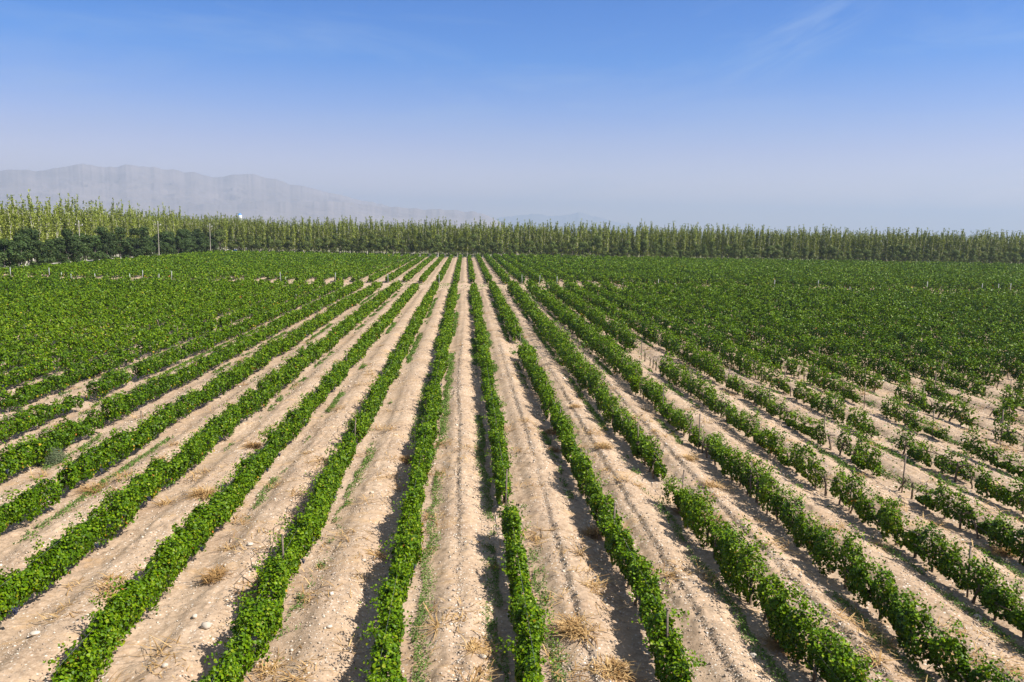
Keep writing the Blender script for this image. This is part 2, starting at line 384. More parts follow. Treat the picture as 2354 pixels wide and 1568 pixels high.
def canopy(n, ya, yb):
    x = row_x(n); L = 3.0; m = max(1, int(math.ceil((yb-ya)/L)))
    yc = ya+(np.arange(m)+.5)*(yb-ya)/m; seg = (yb-ya)/m
    d = np.hypot(x, yc)
    s = np.maximum(.072, .074*(d/27)**.82)
    cover = np.interp(d, [20, 60, 150, 280], [1.75, 1.6, 1.35, 1.15])
    cnt = (cover*3.1/(s*s*.60)*seg).astype(int)
    t = np.repeat(yc, cnt)+rng.uniform(-.5, .5, cnt.sum())*seg
    S = np.repeat(s, cnt)*rng.uniform(.7, 1.25, cnt.sum()); D = np.repeat(d, cnt)
    h, hw, zb, fill, bulge, off, right, sparse = vigour(n, t, ya)
    keep = rng.uniform(0, 1, len(t)) < fill*(.55+.45*bulge)*(1-.22*sparse)
    # ragged ends of a row
    e = np.minimum(t-ya, yb-t); keep &= (e > .0) & (rng.uniform(0, 1, len(t)) < .35+e*2)
    t, S, D, h, hw, bulge, off = (q[keep] for q in (t, S, D, h, hw, bulge, off)); zb = np.broadcast_to(zb, keep.shape)[keep]
    th = rng.uniform(R(-50-28*right), R(230+28*right), len(t))
    rad = .90-np.abs(rng.normal(0, .20, len(t)))+np.maximum(rng.normal(-.05, .13, len(t)), 0)
    lump = 1+(.50+.22*right)*(fbm(t*2.1+n*9.1, th*1.1+n, 90, 2)-.5)*2
    rad = rad*lump
    ct = np.cos(th); ct = np.sign(ct)*np.abs(ct)**.8
    px = x+off+hw*rad*bulge*ct*(1+.15*right*np.sin(th))
    pz = zb+(h-zb)*bulge*(.5+.5*rad*np.sin(th))
    N = np.stack([np.cos(th), np.zeros(len(t)), np.sin(th)*.9+.35], 1)+rng.normal(0, .55, (len(t), 3))
    P = np.stack([px, t, pz], 1)
    tint = np.clip(.46+rng.normal(0, .25, len(t))+.22*(fbm(t*.5, n*4.4, 17)-.5)+.5*(fbm(t*.045+3, x*.05+t*0, 18)-.5)+.35*right*(noise(t*.9, n*6.6, 19)-.5), 0, .91)
    yel = rng.uniform(0, 1, len(t)) < .003+.02*(np.sin(th) < -.1)+.12*(np.sin(th) < .15)*(noise(t*1.1, n*8.8, 66) > .86)
    tint = np.where(yel, rng.uniform(.93, 1, len(t)), tint)
    # shoots that stick up and out of the hedge
    ns = int((yb-ya)*(5.0+5.0*right)*(1 if np.mean(d) < 110 else .5))
    big_sh = int((yb-ya)*(.9 if np.mean(d) < 110 else .3))
    if ns > 0:
        ns += big_sh
        st = rng.uniform(ya, yb, ns); strong = np.arange(ns) >= ns-big_sh; hh, hw2, zb2, fl, bl, of2, _, _ = vigour(n, st, ya)
        ok = fl > .5; st, hh, hw2, bl, of2, strong = (q[ok] for q in (st, hh, hw2, bl, of2, strong)); ns = len(st)
        if ns:
            dd = np.hypot(x, st); k = np.clip((13*(27/dd)**.6).astype(int), 3, 16); k = np.where(strong, k*3, k)
            a = rng.uniform(R(15), R(165), ns); ln = rng.uniform(.2, .7, ns)*(1+.38*right); a = a+(R(90)-a)*.45*right; ln = np.where(strong, rng.uniform(.45, .85, ns), ln); a = np.where(strong, rng.uniform(R(48), R(150), ns), a)
            si = np.repeat(np.arange(ns), k); f = np.concatenate([(np.arange(q)+.6)/q for q in k])
            dirx = np.cos(a)*.9; diry = rng.normal(0, .5, ns); dirz = np.sin(a)
            px2 = x+of2[si]+hw2[si]*.75*np.cos(a[si])*bl[si]+dirx[si]*ln[si]*f*(1-.2*f)
            py2 = st[si]+diry[si]*ln[si]*f
            pz2 = .75+(hh[si]-.75)*np.sin(a[si])*.92*bl[si]+dirz[si]*ln[si]*f*(1-.75*f)+.0
            P2 = np.stack([px2, py2, pz2], 1)+rng.normal(0, 1, (len(si), 3))*np.where(strong, .085, .045)[si][:, None]
            s2 = np.maximum(.074, .075*(dd/27)**.78)[si]*(1.05-.45*f)
            N2 = np.stack([np.cos(a[si])*.4, np.zeros(len(si)), np.full(len(si), .7)], 1)+rng.normal(0, .6, (len(si), 3))
            P = np.concatenate([P, P2]); N = np.concatenate([N, N2]); S = np.concatenate([S, s2]); D = np.concatenate([D, dd[si]])
            tint = np.concatenate([tint, np.clip(rng.normal(.66, .15, len(si)), 0, .91)])
    P[:, 2] = np.maximum(P[:, 2], .06)
    near = D < 36
    V1, F1 = leaves_fold(P[near], N[near], S[near]); V2, F2 = leaves_quad(P[~near], N[~near], S[~near])
    V = np.concatenate([V1, V2]); F = np.concatenate([F1, F2+len(V1)])
    T = np.concatenate([np.repeat(tint[near], 2), tint[~near]])
    return V, F, T

# shared small meshes of the rows
def trunk_mesh(k):
    b = Build(); r = random.Random(k); lean = r.uniform(-.35, .35)
    pts = [(0, 0, -.12)]; p = [0, 0]
    for i in range(1, 6):
        p = [p[0]+r.uniform(-.03, .03), p[1]+lean*.16+r.uniform(-.03, .03)]; pts.append((p[0], p[1], i*.12))
    b.tube(pts, [.045, .04, .034, .034, .036, .028], 6)
    for s in (-1, 1):
        q = pts[-2]; b.tube([q, (q[0]+r.uniform(-.05, .05), q[1]+s*.22, q[2]+.08), (q[0], q[1]+s*.5, q[2]+.12)], [.024, .018, .012], 5)
    return b.mesh("vine_trunk", M_BARK, True)
TRUNKS = [trunk_mesh(k) for k in range(5)]
b = Build(); b.box((0, 0, .66), (.038, .038, 1.66)); b.box((0, 0, 1.46), (.046, .046, .03)); pass; POST_DARK = b.mesh("trellis_post", M_POST)
b = Build(); b.box((0, 0, .75), (.07, .07, 1.9)); b.box((0, 0, 1.66), (.082, .082, .04)); POST_PALE = b.mesh("end_post", M_CONC)
def grape_mesh():
    b = Build(); r = random.Random(5)
    for i in range(26):
        f = i/26; rad = .055*(1-f)+.012; a = i*2.4; c = Vector((math.cos(a)*rad, math.sin(a)*rad, -f*.17)); s = .018
        b.tube([c+Vector((0, 0, -s)), c+Vector((0, 0, -s*.5)), c+Vector((0, 0, s*.5)), c+Vector((0, 0, s))], [.004, s, s, .004], 6, 0, False)
    return b.mesh("grape_cluster", M_GRAPE, True)
GRAPE = grape_mesh()

ORD = ["zeroth", "first", "second", "third", "fourth", "fifth", "sixth", "seventh", "eighth", "ninth", "tenth", "eleventh", "twelfth", "thirteenth", "fourteenth", "fifteenth",
       "sixteenth", "seventeenth", "eighteenth", "nineteenth", "twentieth"]
TENS = {2: "twenty", 3: "thirty", 4: "forty", 5: "fifty", 6: "sixty", 7: "seventy"}
def ordinal(k): return ORD[k] if k <= 20 else (TENS[k//10]+"-"+ORD[k % 10] if k % 10 else {3: "thirtieth", 4: "fortieth", 5: "fiftieth", 6: "sixtieth", 7: "seventieth"}[k//10])
def row_word(n): return (ordinal(n), "right") if n >= 1 else (ordinal(1-n), "left")
SPECIAL = {0: "full vine row on the left edge of the middle sandy strip, weeds beside it",
           1: "vine row on the right edge of the middle strip, broken by a bare gap",
           -1: "vine row with bare canes on top, second to the left of the middle strip",
           2: "clumpy vine row with a gap halfway, second to the right of the middle strip",
           3: "vine row with a wide bare break, third to the right of the middle strip"}
for n in range(-27, 71):
    x = row_x(n)
    for blk, (ya, yb) in enumerate(((11.0, P0), (P1, YEND))):
        if x < 0: ya = max(ya, (-x-8)/.56)
        else: ya = max(ya, (x-8)/.735)
        if yb-ya < 3: continue
        close = 3.2 if n < -7 else (1.6 if n > 9 else 0)
        if blk == 0: yb += random.uniform(-2.2, .6)+close*random.uniform(.2, 1.3)
        else: ya += random.uniform(-.6, 2.2)-close*random.uniform(.2, 1.3) if ya < P1+2 else 0; yb -= random.uniform(0, 1.2)
        root = bpy.data.objects.new("vine_row", None); COL.objects.link(root); root.location = (x, ya, 0); root.empty_display_size = .3
        o_, s_ = row_word(n)
        if blk == 0:
            if n in SPECIAL: lab = SPECIAL[n]
            elif n < -9: lab = f"dense vine row before the path, {o_} to the left of the middle strip"
            elif n < 0: lab = f"full sunlit vine row before the crossing path, {o_} to the left of the middle strip"
            elif n < 12: lab = f"clumpy vine row with trellis posts, {o_} to the right of the middle strip"
            else: lab = f"bushy vine row before the path, {o_} to the right of the middle strip"
            tag(root, lab, "vine row", "vine rows in front of the crossing path")
        else:
            if -6 <= n <= 8: tag(root, f"distant row beyond the path, {o_} {s_} of the middle strip", "vine row", "single vine rows beyond the crossing path")
            elif n < -6: tag(root, "distant vine row merging into the green mass beyond the path by the left trees", "vine row", "merged vine rows beyond the path toward the left tree belt")
            else: tag(root, "distant vine row merging into the wide green mass beyond the path at right", "vine row", "merged vine rows beyond the path on the right")
        V, F, T = canopy(n, ya, yb); V = V-np.array([x, ya, 0])
        link("foliage", mesh("vine_foliage", V, F, M_VINE, T), root)
        if blk == 0:
            # trellis: posts, wires, drip hose where the row is near enough to show them
            lim = min(yb, 75)
            ps = []
            if ya < lim:
                y = ya+random.uniform(.5, 5)
                while y < lim:
                    dist = math.hypot(x, y)
                    if dist < 78 and (n > 1 and random.random() < .8 or random.random() < .16): ps.append(y)
                    y += 6.6
            if n == 1: ps = [q for q in ps if abs(q-GAPS[1][0][1]) > 2]+[GAPS[1][0][1]-.1]
            for y in ps:
                link("post", POST_DARK, root, (random.uniform(-.04, .04), y-ya, random.uniform(-.12, .16)), (random.uniform(-.05, .05), random.uniform(-.05, .05), random.uniform(0, 1)))
            if ya < 60:
                w = Build(); ye = min(yb, 70)
                for z in (1.12, .8): w.tube([(0, 0, z), (0.01, (ye-ya)/2, z-.02), (0, ye-ya, z)], .0035, 4)
                link("wire", w.mesh("wire", M_WIRE), root)
                hp = []; yy = 0
                while yy < ye-ya: hp.append((random.uniform(-.05, .05), yy, .40+random.uniform(-.06, .05))); yy += 1.4
                if len(hp) > 1 and n > 0:
                    w = Build(); w.tube(hp, .011, 5); link("drip_hose", w.mesh("drip_hose", M_HOSE), root)
            if n >= 1 and ya < 58:
                y = ya+.5*SP; cnt = 0
                while y < min(yb, 60) and cnt < 60:
                    if vigour(n, np.array([y]), ya)[3][0] < .45 and random.random() < .8:
                        y += SP; cnt += 1; continue
                    t_ = link("trunk", random.choice(TRUNKS), root, (random.uniform(-.05, .05), y-ya, float(gz(x, y, False))-.02), (random.uniform(-.2, .2), 0, random.choice((0, math.pi))+random.uniform(-.4, .4)), (random.uniform(.85, 1.3),)*3)
                    y += SP; cnt += 1
            if -9 <= n <= 0:
                for q in range(6):
                    y = random.uniform(max(ya, 17), 46)
                    link("grape_bunch", GRAPE, root, (.22+random.uniform(.0, .08), y-ya, random.uniform(.42, .62)), (0, 0, random.uniform(0, 6)), (random.uniform(.6, 1.0),)*3)
                if n == -1:
                    w = Build()
                    for q in range(26):
                        y = random.uniform(18, 40); a = random.uniform(-.4, .4); w.tube([(-.30+random.uniform(-.1, .1), y-ya, 1.15), (-.25+a*.2, y-ya+.4, 1.38+random.uniform(0, .1)), (-.2+a*.4, y-ya+1.0, 1.30)], [.012, .009, .005], 4)
                    tag(link("dry_canes", w.mesh("dry_canes", M_BARK), root), kind="stuff")
        # pale end posts at the path
        e_ = yb-ya if blk == 0 else 0.0
        if (blk == 1 and ya < P1+3) or (blk == 0 and yb > P0-3):
            if random.random() < .28: link("end_post", POST_PALE, root, (random.uniform(-.1, .1), e_+(.25 if blk == 0 else -.25), 0), (0, random.uniform(-.06, .06), 0), (1, 1, random.uniform(.85, 1.12)))

# ------------------------------------------------------------------ weeds, straw, gravel
P = []; S = []; T = []
for n in range(-14, 16):
    x = row_x(n)
    for side in (1, -1):
        m = 16000 if abs(n) < 9 else 7000
        y = 12+110*rng.uniform(0, 1, m)**1.4; off = side*(.46+.46*rng.uniform(0, 1, m)*rng.uniform(.3, 1, m))+.25*(noise(y*1.2, n*3.0, 8)-.5)
        patch = fbm(y*.16+n*11.3+side*4, n*2.2+side, 71, 3)+(.10 if (n == 0 and side == 1) else 0)-(0.03 if side < 0 else 0)
        tuft = fbm(y*2.6, off*3+n, 73, 2)
        k = (patch+.35*(tuft-.5) > .548) & (x+off > -(.57*y+6)) & (x+off < .74*y+6)
        y = y[k]; off = off[k]; z = gz(x+off, y, False)
        P.append(np.stack([x+off, y, z+np.abs(rng.normal(0, .06, len(y)))+.01], 1)); d = np.hypot(x, y)
        S.append(np.maximum(.055, .055*(d/24)**.8)*rng.uniform(.7, 1.4, len(y))); T.append(np.clip(.5+rng.normal(0, .2, len(y))+.6*(patch[k]-.62), 0, 1))
# weeds and grass on the crossing path and the field edges
m = 26000; y = rng.uniform(P0-3, P1+4, m); x = rng.uniform(-80, 105, m); k = fbm(x*.35, y*.5, 79, 3)+.1*np.sin((x-X0)/3*2*np.pi)*0 > .60
x = x[k]; y = y[k]; P.append(np.stack([x, y, gz(x, y, False)+np.abs(rng.normal(0, .07, len(x)))], 1)); S.append(rng.uniform(.14, .3, len(x))); T.append(rng.uniform(.3, 1, len(x)))
P = np.concatenate(P); S = np.concatenate(S); T = np.concatenate(T)
V, F = leaves_quad(P, rng.normal(0, .6, P.shape)+np.array([0, 0, .8]), S, .55)
tag(link("weeds", mesh("weeds", V, F, M_WEED, T)), "low green weeds growing along the foot of the vine rows", "weeds", kind="stuff")

def blades(c, nb, ln, spread, r, lie=.5):
    """thin curved dry stalks round the point c: two quads each"""
    a = r.uniform(0, 2*np.pi, nb); l = ln*r.uniform(.5, 1.2, nb); el = np.clip(r.normal(lie, .3, nb), .03, 1.4)
    b0 = np.stack([r.normal(0, spread, nb), r.normal(0, spread, nb), np.zeros(nb)], 1)+c
    h = np.stack([np.cos(a), np.sin(a), np.zeros(nb)], 1); side = np.stack([-np.sin(a), np.cos(a), np.zeros(nb)], 1)
    w = r.uniform(.006, .013, (nb, 1))
    up = np.array([0, 0, 1.])
    p1 = b0+h*(l*.5*np.cos(el))[:, None]+up*(l*.5*np.sin(el))[:, None]
    p2 = b0+h*(l*np.cos(el))[:, None]+up*(l*.62*np.sin(el))[:, None]
    V = np.stack([b0-side*w, b0+side*w, p1-side*w, p1+side*w, p2-side*w*.4, p2+side*w*.4], 1).reshape(-1, 3)
    q = np.arange(nb)[:, None]*6
    F = np.concatenate([q+np.array([[0, 1, 3, 2]]), q+np.array([[2, 3, 5, 4]])], 1).reshape(-1, 4)
    return V, F, np.repeat(r.uniform(0, 1, nb), 2)
VV = []; FF = []; TT = []; off = 0
cnt = 0
while cnt < 620:
    y = 13+85*random.random()**1.6; x = random.uniform(-.57*y-3, .74*y+3)
    u = ((x-X0)/3) % 1
    if abs(u-.5) > .36 or fbm(np.array([x*.3]), np.array([y*.25]), 91)[0] < .47: continue
    v, f, t_ = blades(np.array([x, y, float(gz(x, y, False))+.01]), random.randint(8, 46), random.uniform(.2, .65), random.uniform(.06, .3), rng, random.uniform(.08, .35))
    v[:, 2] = np.maximum(v[:, 2], gz(v[:, 0], v[:, 1], False)+.012)
    VV.append(v); FF.append(f+off); TT.append(t_); off += len(v); cnt += 1
tag(link("dry_straw", mesh("dry_straw", np.concatenate(VV), np.concatenate(FF), M_STRAW, np.concatenate(TT))), "dry golden straw scattered over the bare strips", "straw", kind="stuff")

OCT = np.array([(1, 0, 0), (0, 1, 0), (-1, 0, 0), (0, -1, 0), (0, 0, 1), (0, 0, -1.)])
OF = np.array([(0, 1, 4), (1, 2, 4), (2, 3, 4), (3, 0, 4), (1, 0, 5), (2, 1, 5), (3, 2, 5), (0, 3, 5)])
m = 110000; y = 12+52*rng.uniform(0, 1, m)**1.3; x = rng.uniform(-1, 1, m)*(.66*y+4)+.08*y; u = ((x-X0)/3) % 1
kk = np.floor((x-X0)/3); onlip = (kk >= 0) & (kk <= 3) & (rng.uniform(0, 1, m) < .30)
x = np.where(onlip, X0+3*(kk+.46+.05*(noise(kk*7.3, y*.06, 9)-.5)*2)+rng.normal(-.02, .10, m), x); u = ((x-X0)/3) % 1
k = onlip | (np.abs(u-.5) < .40) & (rng.uniform(0, 1, m) < .25+1.5*(noise(x*.8, y*.5, 96)-.3)); x = x[k]; y = y[k]; m = len(x)
s = np.exp(rng.normal(-4.05, .42, m))*np.maximum(1, (y/24)**.5)
A = rng.normal(size=(m, 3, 3)); A, _ = np.linalg.qr(A)
V = np.einsum('mij,kj->mki', A*(rng.uniform(.6, 1.3, (m, 1, 3))), OCT)*s[:, None, None]; V[:, :, 2] *= .7
V += np.stack([x, y, gz(x, y)+s*.3], 1)[:, None, :]
F = (np.arange(m)*6)[:, None, None]+OF[None]
M_GRAV = leaf_mat("gravel_stone", [(0, (.22, .18, .15)), (.3, (.38, .30, .23)), (.7, (.52, .43, .34)), (1, (.70, .64, .56))], rough=.9, spec=.1, trans=0)
tag(link("gravel", mesh("gravel", V.reshape(-1, 3), F.reshape(-1, 3), M_GRAV, np.repeat(rng.uniform(0, 1, m), 8))), "small pale pebbles strewn over the bare strips", "gravel", kind="stuff")

# single stones
def stone_mesh(seed):
    r = np.random.default_rng(seed); n = 10; V = []; F = []
    for i in range(7):
        ph = math.pi*i/6
        for k in range(n): V.append((math.sin(ph)*math.cos(2*math.pi*k/n), math.sin(ph)*math.sin(2*math.pi*k/n), math.cos(ph)))
    for i in range(6):
        for k in range(n): F.append((i*n+k, (i+1)*n+k, (i+1)*n+(k+1) % n, i*n+(k+1) % n))
    V = np.array(V); q = np.ones(len(V))
    for _ in range(9):
        d = r.normal(size=3); d /= np.linalg.norm(d); q = np.minimum(q, r.uniform(.62, .95)/np.maximum(V@d, .3))
    V = V*q[:, None]*np.array([1, r.uniform(.6, .9), r.uniform(.45, .65)])
    return V, np.array(F)
STONES = [(854, 1137, .15, "upright pale stone on the strip left of the full central row, near weeds"), (757, 1460, .13, "pale stone on the lower strip two rows left of the middle"),
          (837, 1297, .12, "round pale stone beside the leafy row's long shadow"), (473, 1451, .24, "largest white stone on a sandy strip at bottom left"),
          (448, 1425, .14, "small upright white stone just behind the largest white stone"), (379, 1544, .16, "white two-part stone at the bottom edge of the picture"),
          (575, 1264, .16, "white stone on a ridge at the foot of a leafy row, lower left"), (80, 1462, .20, "flat pale stone on the bottommost left strip"),
          (1109, 1515, .17, "pale stone at the bottom of the middle strip"), (1599, 1204, .18, "grey stone in the shade behind a broken row, right side"),
          (2284, 1116, .42, "long tan boulder lying under sparse vines at the right edge"), (2250, 1413, .22, "flat pale stone on the ridge at lower right"),
          (592, 1133, .12, "white stone at the foot of a sunlit row, left of the middle"), (1730, 1510, .17, "pale stone at the bottom right strip")]
for i, (px, py, sz, lab) in enumerate(STONES):
    p = at(px, py, .15); V, F = stone_mesh(i)
    o = link("stone", mesh("stone", V*sz*.62, F, M_BROWNSTONE if sz > .4 else M_STONE), None, (p.x, p.y, float(gz(p.x, p.y))+sz*.22), (0, 0, random.uniform(0, 3)), (1.5 if sz > .4 else 1, 1, 1))
    tag(o, lab, "stone", "larger stones lying on the bare strips")
# dry clumps that stand out singly
CLUMPS = [(1387, 1041, .50, "golden dry grass clump on the ridge right of the row with posts"), (1266, 989, .52, "brown-grey dry bush beside the second row right of the middle"),
          (1271, 1033, .42, "golden dry clump just below the brown-grey dry bush"), (1322, 942, .42, "flat golden straw clump halfway up the right strips"),
          (1582, 1064, .48, "golden dry clump beside the break in the third right row"), (1322, 1456, .62, "loose golden dry grass clump at the bottom right of the first right row"),
          (1365, 1222, .5, "dry yellow-brown clump in the second right row's shade"), (1571, 1167, .62, "brown dry bush at the foot of the broken third row"),
          (1804, 1474, .66, "wide brown dry bush in the shade at the bottom right"), (222, 1120, .7, "long golden straw clump lying on a left ridge"),
          (468, 1149, .6, "tangled golden straw clump on the ridge, lower left"), (584, 1036, .5, "brown dry clump behind a leafy left row"),
          (932, 1059, .48, "brown dry clump in the shadow of the full central row"), (498, 1334, .5, "dry brown clump beside yellowing vine leaves, lower left"),
          (1410, 1559, .5, "golden dry clump at the very bottom right of the middle"), (2305, 1262, .5, "golden dry clump at the right edge")]
for i, (px, py, sz, lab) in enumerate(CLUMPS):
    p = at(px, py, .12); r = np.random.default_rng(300+i); brown = "brown" in lab
    v, f, t_ = blades(np.zeros(3), 300 if sz > .45 else 200, sz*.8, sz*.28, r, .32 if "flat" not in lab and "lying" not in lab else .2)
    v[:, 2] = np.maximum(v[:, 2], .0)
    o = link("dry_grass_clump", mesh("dry_grass_clump", v, f, M_STRAW, t_*(.45 if brown else 1)), None, (p.x, p.y, float(gz(p.x, p.y, False))))
    tag(o, lab, "dry grass", "dry grass clumps on the bare strips")
# feathery grey-green bush on the left
p = at(117, 1066, .0); r = np.random.default_rng(9); m = 5200
d = r.normal(size=(m, 3)); d /= np.linalg.norm(d, axis=1, keepdims=True); d[:, 2] = np.abs(d[:, 2])*.95
q = d*np.array([.62, .55, .75])*(r.uniform(.25, 1, (m, 1))**.5)
V, F = leaves_quad(q, d+r.normal(0, .6, d.shape), r.uniform(.05, .11, m), .22)
root = tag(link("feathery_bush", None, None, (p.x, p.y, float(gz(p.x, p.y, False)))), "round feathery grey-green bush between vine rows at far left", "bush")
link("foliage", mesh("bush_foliage", V, F, M_GREY_WEED, r.uniform(0, 1, m)), root)
b = Build()
for k in range(9):
    a = k*.7; b.tube([(0, 0, -.05), (.15*math.cos(a), .15*math.sin(a), .25), (.36*math.cos(a), .32*math.sin(a), .5)], [.014, .01, .005], 5)
link("stem", b.mesh("bush_stem", M_BARK), root)
# grey standpipe in the gap of the fifth row
p = at(1591, 836, .0)
b = Build(); n = 20
prof = [(.155, 0), (.155, .36), (.175, .36), (.175, .47), (.14, .47), (.14, .2)]
for rr_, z in prof:
    for k in range(n): b.v.append((rr_*math.cos(2*math.pi*k/n), rr_*math.sin(2*math.pi*k/n), z))
for i in range(len(prof)-1):
    for k in range(n): b.f.append((i*n+k, i*n+(k+1) % n, (i+1)*n+(k+1) % n, (i+1)*n+k)); b.m.append(0)
tag(link("standpipe", b.mesh("standpipe", M_PIPE, False), None, (p.x, p.y, float(gz(p.x, p.y, False))-.03)), "short grey upright irrigation pipe stub in the gap between bushy vines", "pipe")

# ------------------------------------------------------------------ trees
def poplar_arrays(seed, Ht):
    """slender column of steep plumes round a pale stem, several leaders at the top"""
    r = np.random.default_rng(seed); P = []; N = []
    lean = r.normal(0, .018, 2); R0 = r.uniform(.40, .62)
    nb = 58
    for i in range(nb):
        f = (i+.5)/nb; z0 = Ht*(.10+.72*f); ln = r.uniform(1.2, 2.6)*(1.1-.35*f); a = r.uniform(0, 6.28); el = R(r.uniform(66, 84))
        q0 = R0*r.uniform(0, .75)*(1-.55*f**3); k = int(r.integers(9, 18)); t = r.uniform(0, 1, k)*ln
        c = np.stack([np.cos(a)*(q0+np.cos(el)*t), np.sin(a)*(q0+np.cos(el)*t), z0+np.sin(el)*t], 1)+r.normal(0, .13, (k, 3))
        P.append(c); N.append(r.normal(0, .7, (k, 3))+np.array([np.cos(a)*.5, np.sin(a)*.5, .3]))
    for q in range(int(r.integers(1, 4))):
        k = 22; tip = Ht*r.uniform(.93, 1.03); ox, oy = r.normal(0, .28, 2); P.append(np.stack([ox+r.normal(0, .1, k), oy+r.normal(0, .1, k), tip-Ht*.15*r.uniform(0, 1, k)], 1)); N.append(r.normal(0, 1, (k, 3)))
    P = np.concatenate(P); N = np.concatenate(N); P[:, :2] += lean*P[:, 2:3]
    V, F = leaves_quad(P, N, r.uniform(.20, .38, len(P)), .85)
    b = Build(); pts = [(lean[0]*z, lean[1]*z, z) for z in np.linspace(-.2, Ht*.93, 7)]
    b.tube(pts, list(np.linspace(.13, .025, 7)), 6)
    for i in range(6):
        z0 = Ht*r.uniform(.2, .7); a = r.uniform(0, 6.28); l = r.uniform(1.2, 2.2)
        b.tube([(lean[0]*z0, lean[1]*z0, z0), (lean[0]*z0+.25*l*math.cos(a), lean[1]*z0+.25*l*math.sin(a), z0+.95*l)], [.04, .012], 4)
    return (V, F, np.clip(r.normal(.5, .22, len(F)), 0, 1)), (np.array(b.v), np.array(b.f))
def broad_arrays(seed, Ht, W):
    r = np.random.default_rng(seed); P = []; N = []
    lobes = []
    for i in range(15):
        f = r.uniform(0, 1); z = Ht*(.24+.66*f); rad = W*.5*math.sqrt(max(.05, 1-(2*f-.75)**2*.75)); a = r.uniform(0, 6.28); q = rad*r.uniform(.25, .8)
        lobes.append((math.cos(a)*q, math.sin(a)*q, z, r.uniform(.5, .95)*W*.26))
    for lx, ly, lz, lr in lobes:
        k = int(110*(lr/.8)**1.5)+18; d = r.normal(size=(k, 3)); d /= np.linalg.norm(d, axis=1, keepdims=True)
        q = d*(lr*(1-np.abs(r.normal(0, .28, k))))[:, None]*np.array([1, 1, .8]); P.append(q+np.array([lx, ly, lz])); N.append(d+r.normal(0, .5, (k, 3))+np.array([0, 0, .3]))
    P = np.concatenate(P); N = np.concatenate(N); keep = P[:, 2] > Ht*.15; P = P[keep]; N = N[keep]
    V, F = leaves_quad(P, N, r.uniform(.22, .40, len(P)), .8)
    b = Build(); fork = Ht*.32
    b.tube([(0, 0, -.2), (.03, .02, 1), (.0, .03, fork)], [.14, .11, .10], 7)
    for lx, ly, lz, lr in lobes[:7]: b.tube([(0, .03, fork), (lx*.5, ly*.5, (fork+lz)*.5+.1), (lx, ly, lz)], [.075, .05, .02], 5)
    return (V, F, np.clip(r.normal(.5, .22, len(F)), 0, 1)), (np.array(b.v), np.array(b.f))
POP = [poplar_arrays(40+i, h) for i, h in enumerate((12.2, 13.0, 13.8, 14.4, 12.8, 13.4))]
BRD = [broad_arrays(70+i, h, w) for i, (h, w) in enumerate(((7.2, 4.6), (7.8, 5.0), (6.6, 4.2), (8.4, 4.8), (7.4, 5.4)))]
POPM = [(mesh("poplar_crown", *c[:2], M_POPLAR, c[2]), mesh("poplar_trunk", *t_, M_POPBARK, None, True)) for c, t_ in POP]
M_OLIVE = leaf_mat("olive_broadleaf", [(0, (.065, .10, .022)), (.6, (.115, .155, .035)), (1, (.18, .21, .06))], rough=.6, spec=.2, trans=.2, objvar=.28)
BRDF = [(mesh("olive_crown", *c[:2], M_OLIVE, c[2]), mesh("whitewashed_trunk", *t_, M_TRUNKWHITE, None, True)) for c, t_ in BRD]
BRDM = [(mesh("broadleaf_crown", *c[:2], M_DARKTREE, c[2]), mesh("broadleaf_trunk", *t_, M_TRUNKWHITE, None, True)) for c, t_ in BRD]
def tree(name, ms, p, rz, sc, label, cat, group):
    o = link(name, None, None, (p[0], p[1], -.1), (0, 0, rz), sc); o.empty_display_size = .5
    tag(o, label, cat, group)
    link("crown", ms[0], o); link("trunk", ms[1], o)
    return o
rt = random.Random(3)
# left belt: dark leafy trees at the field's edge, poplars behind the road
y = 128.0
while y < 284:
    if (XLEFT-4+6) > -.56*y-14:
        s = rt.uniform(.82, 1.12); tree("broadleaf_tree", rt.choice(BRDM), (-88.0+rt.uniform(-1.1, 1.1), y), rt.uniform(0, 6), (s*1.1, s*1.1, s*rt.uniform(.9, 1.08)),
             "dark round-crowned tree in the belt along the left field edge, before the road", "tree", "dark leafy trees along the left field edge")
    y += rt.uniform(1.7, 2.7)
spots_left = []; 
for k, xx in enumerate((-97.5, -100.5, -103.5, -107, -111, -115, -120, -126)):
    y = 120+rt.uniform(0, 2)
    while y < 430:
        spots_left.append((xx+rt.uniform(-.6, .6), y, k)); y += rt.uniform(1.4, 2.3)
spots_far = []
for k, yy in enumerate((287.5, 294.5, 297.0, 300, 304, 309)):
    x = -94.0
    while x < 246:
        spots_far.append((x, yy+rt.uniform(-.8, .8)+.0*x, k)); x += rt.uniform(1.25, 2.1) if k else rt.uniform(2.2, 4.6)
def in_view(x, y): return -.56*y-12 < x < .735*y+12
L_ = [q for q in spots_left if in_view(q[0], q[1]) and (q[1] < 300 or q[2] > 1)]
F_ = [q for q in spots_far if in_view(q[0], q[1])]
ind = [q+('l',) for q in L_ if q[2] < 2 and q[1] < 300]+[q+('f',) for q in F_ if q[2] < 2]
ind.sort(key=lambda q: math.hypot(q[0], q[1])); ind = ind[:296]; iset = set(q[:3] for q in ind)
for x, y, k, w in ind:
    s = rt.uniform(.85, 1.1); hz_ = rt.uniform(.84, 1.10)*(1.06 if w == 'l' else (.90+.12*float(sstep(10, 120, x))))
    if w == 'l': lab, grp = "tall slender yellow-green poplar behind the road and dark trees on the left", "poplars behind the left road"
    elif x < 40: lab, grp = "slender pale poplar behind the far end of the vines, before the mountains", "poplars behind the middle far field edge"
    else: lab, grp = "slender pale poplar in the far tree line on the right, under open sky", "poplars in the far right tree line"
    tree("poplar_tree", rt.choice(POPM), (x, y), rt.uniform(0, 6), (s, s, hz_), lab, "tree", grp)
rest = [q for q in L_+F_ if q[:3] not in iset]
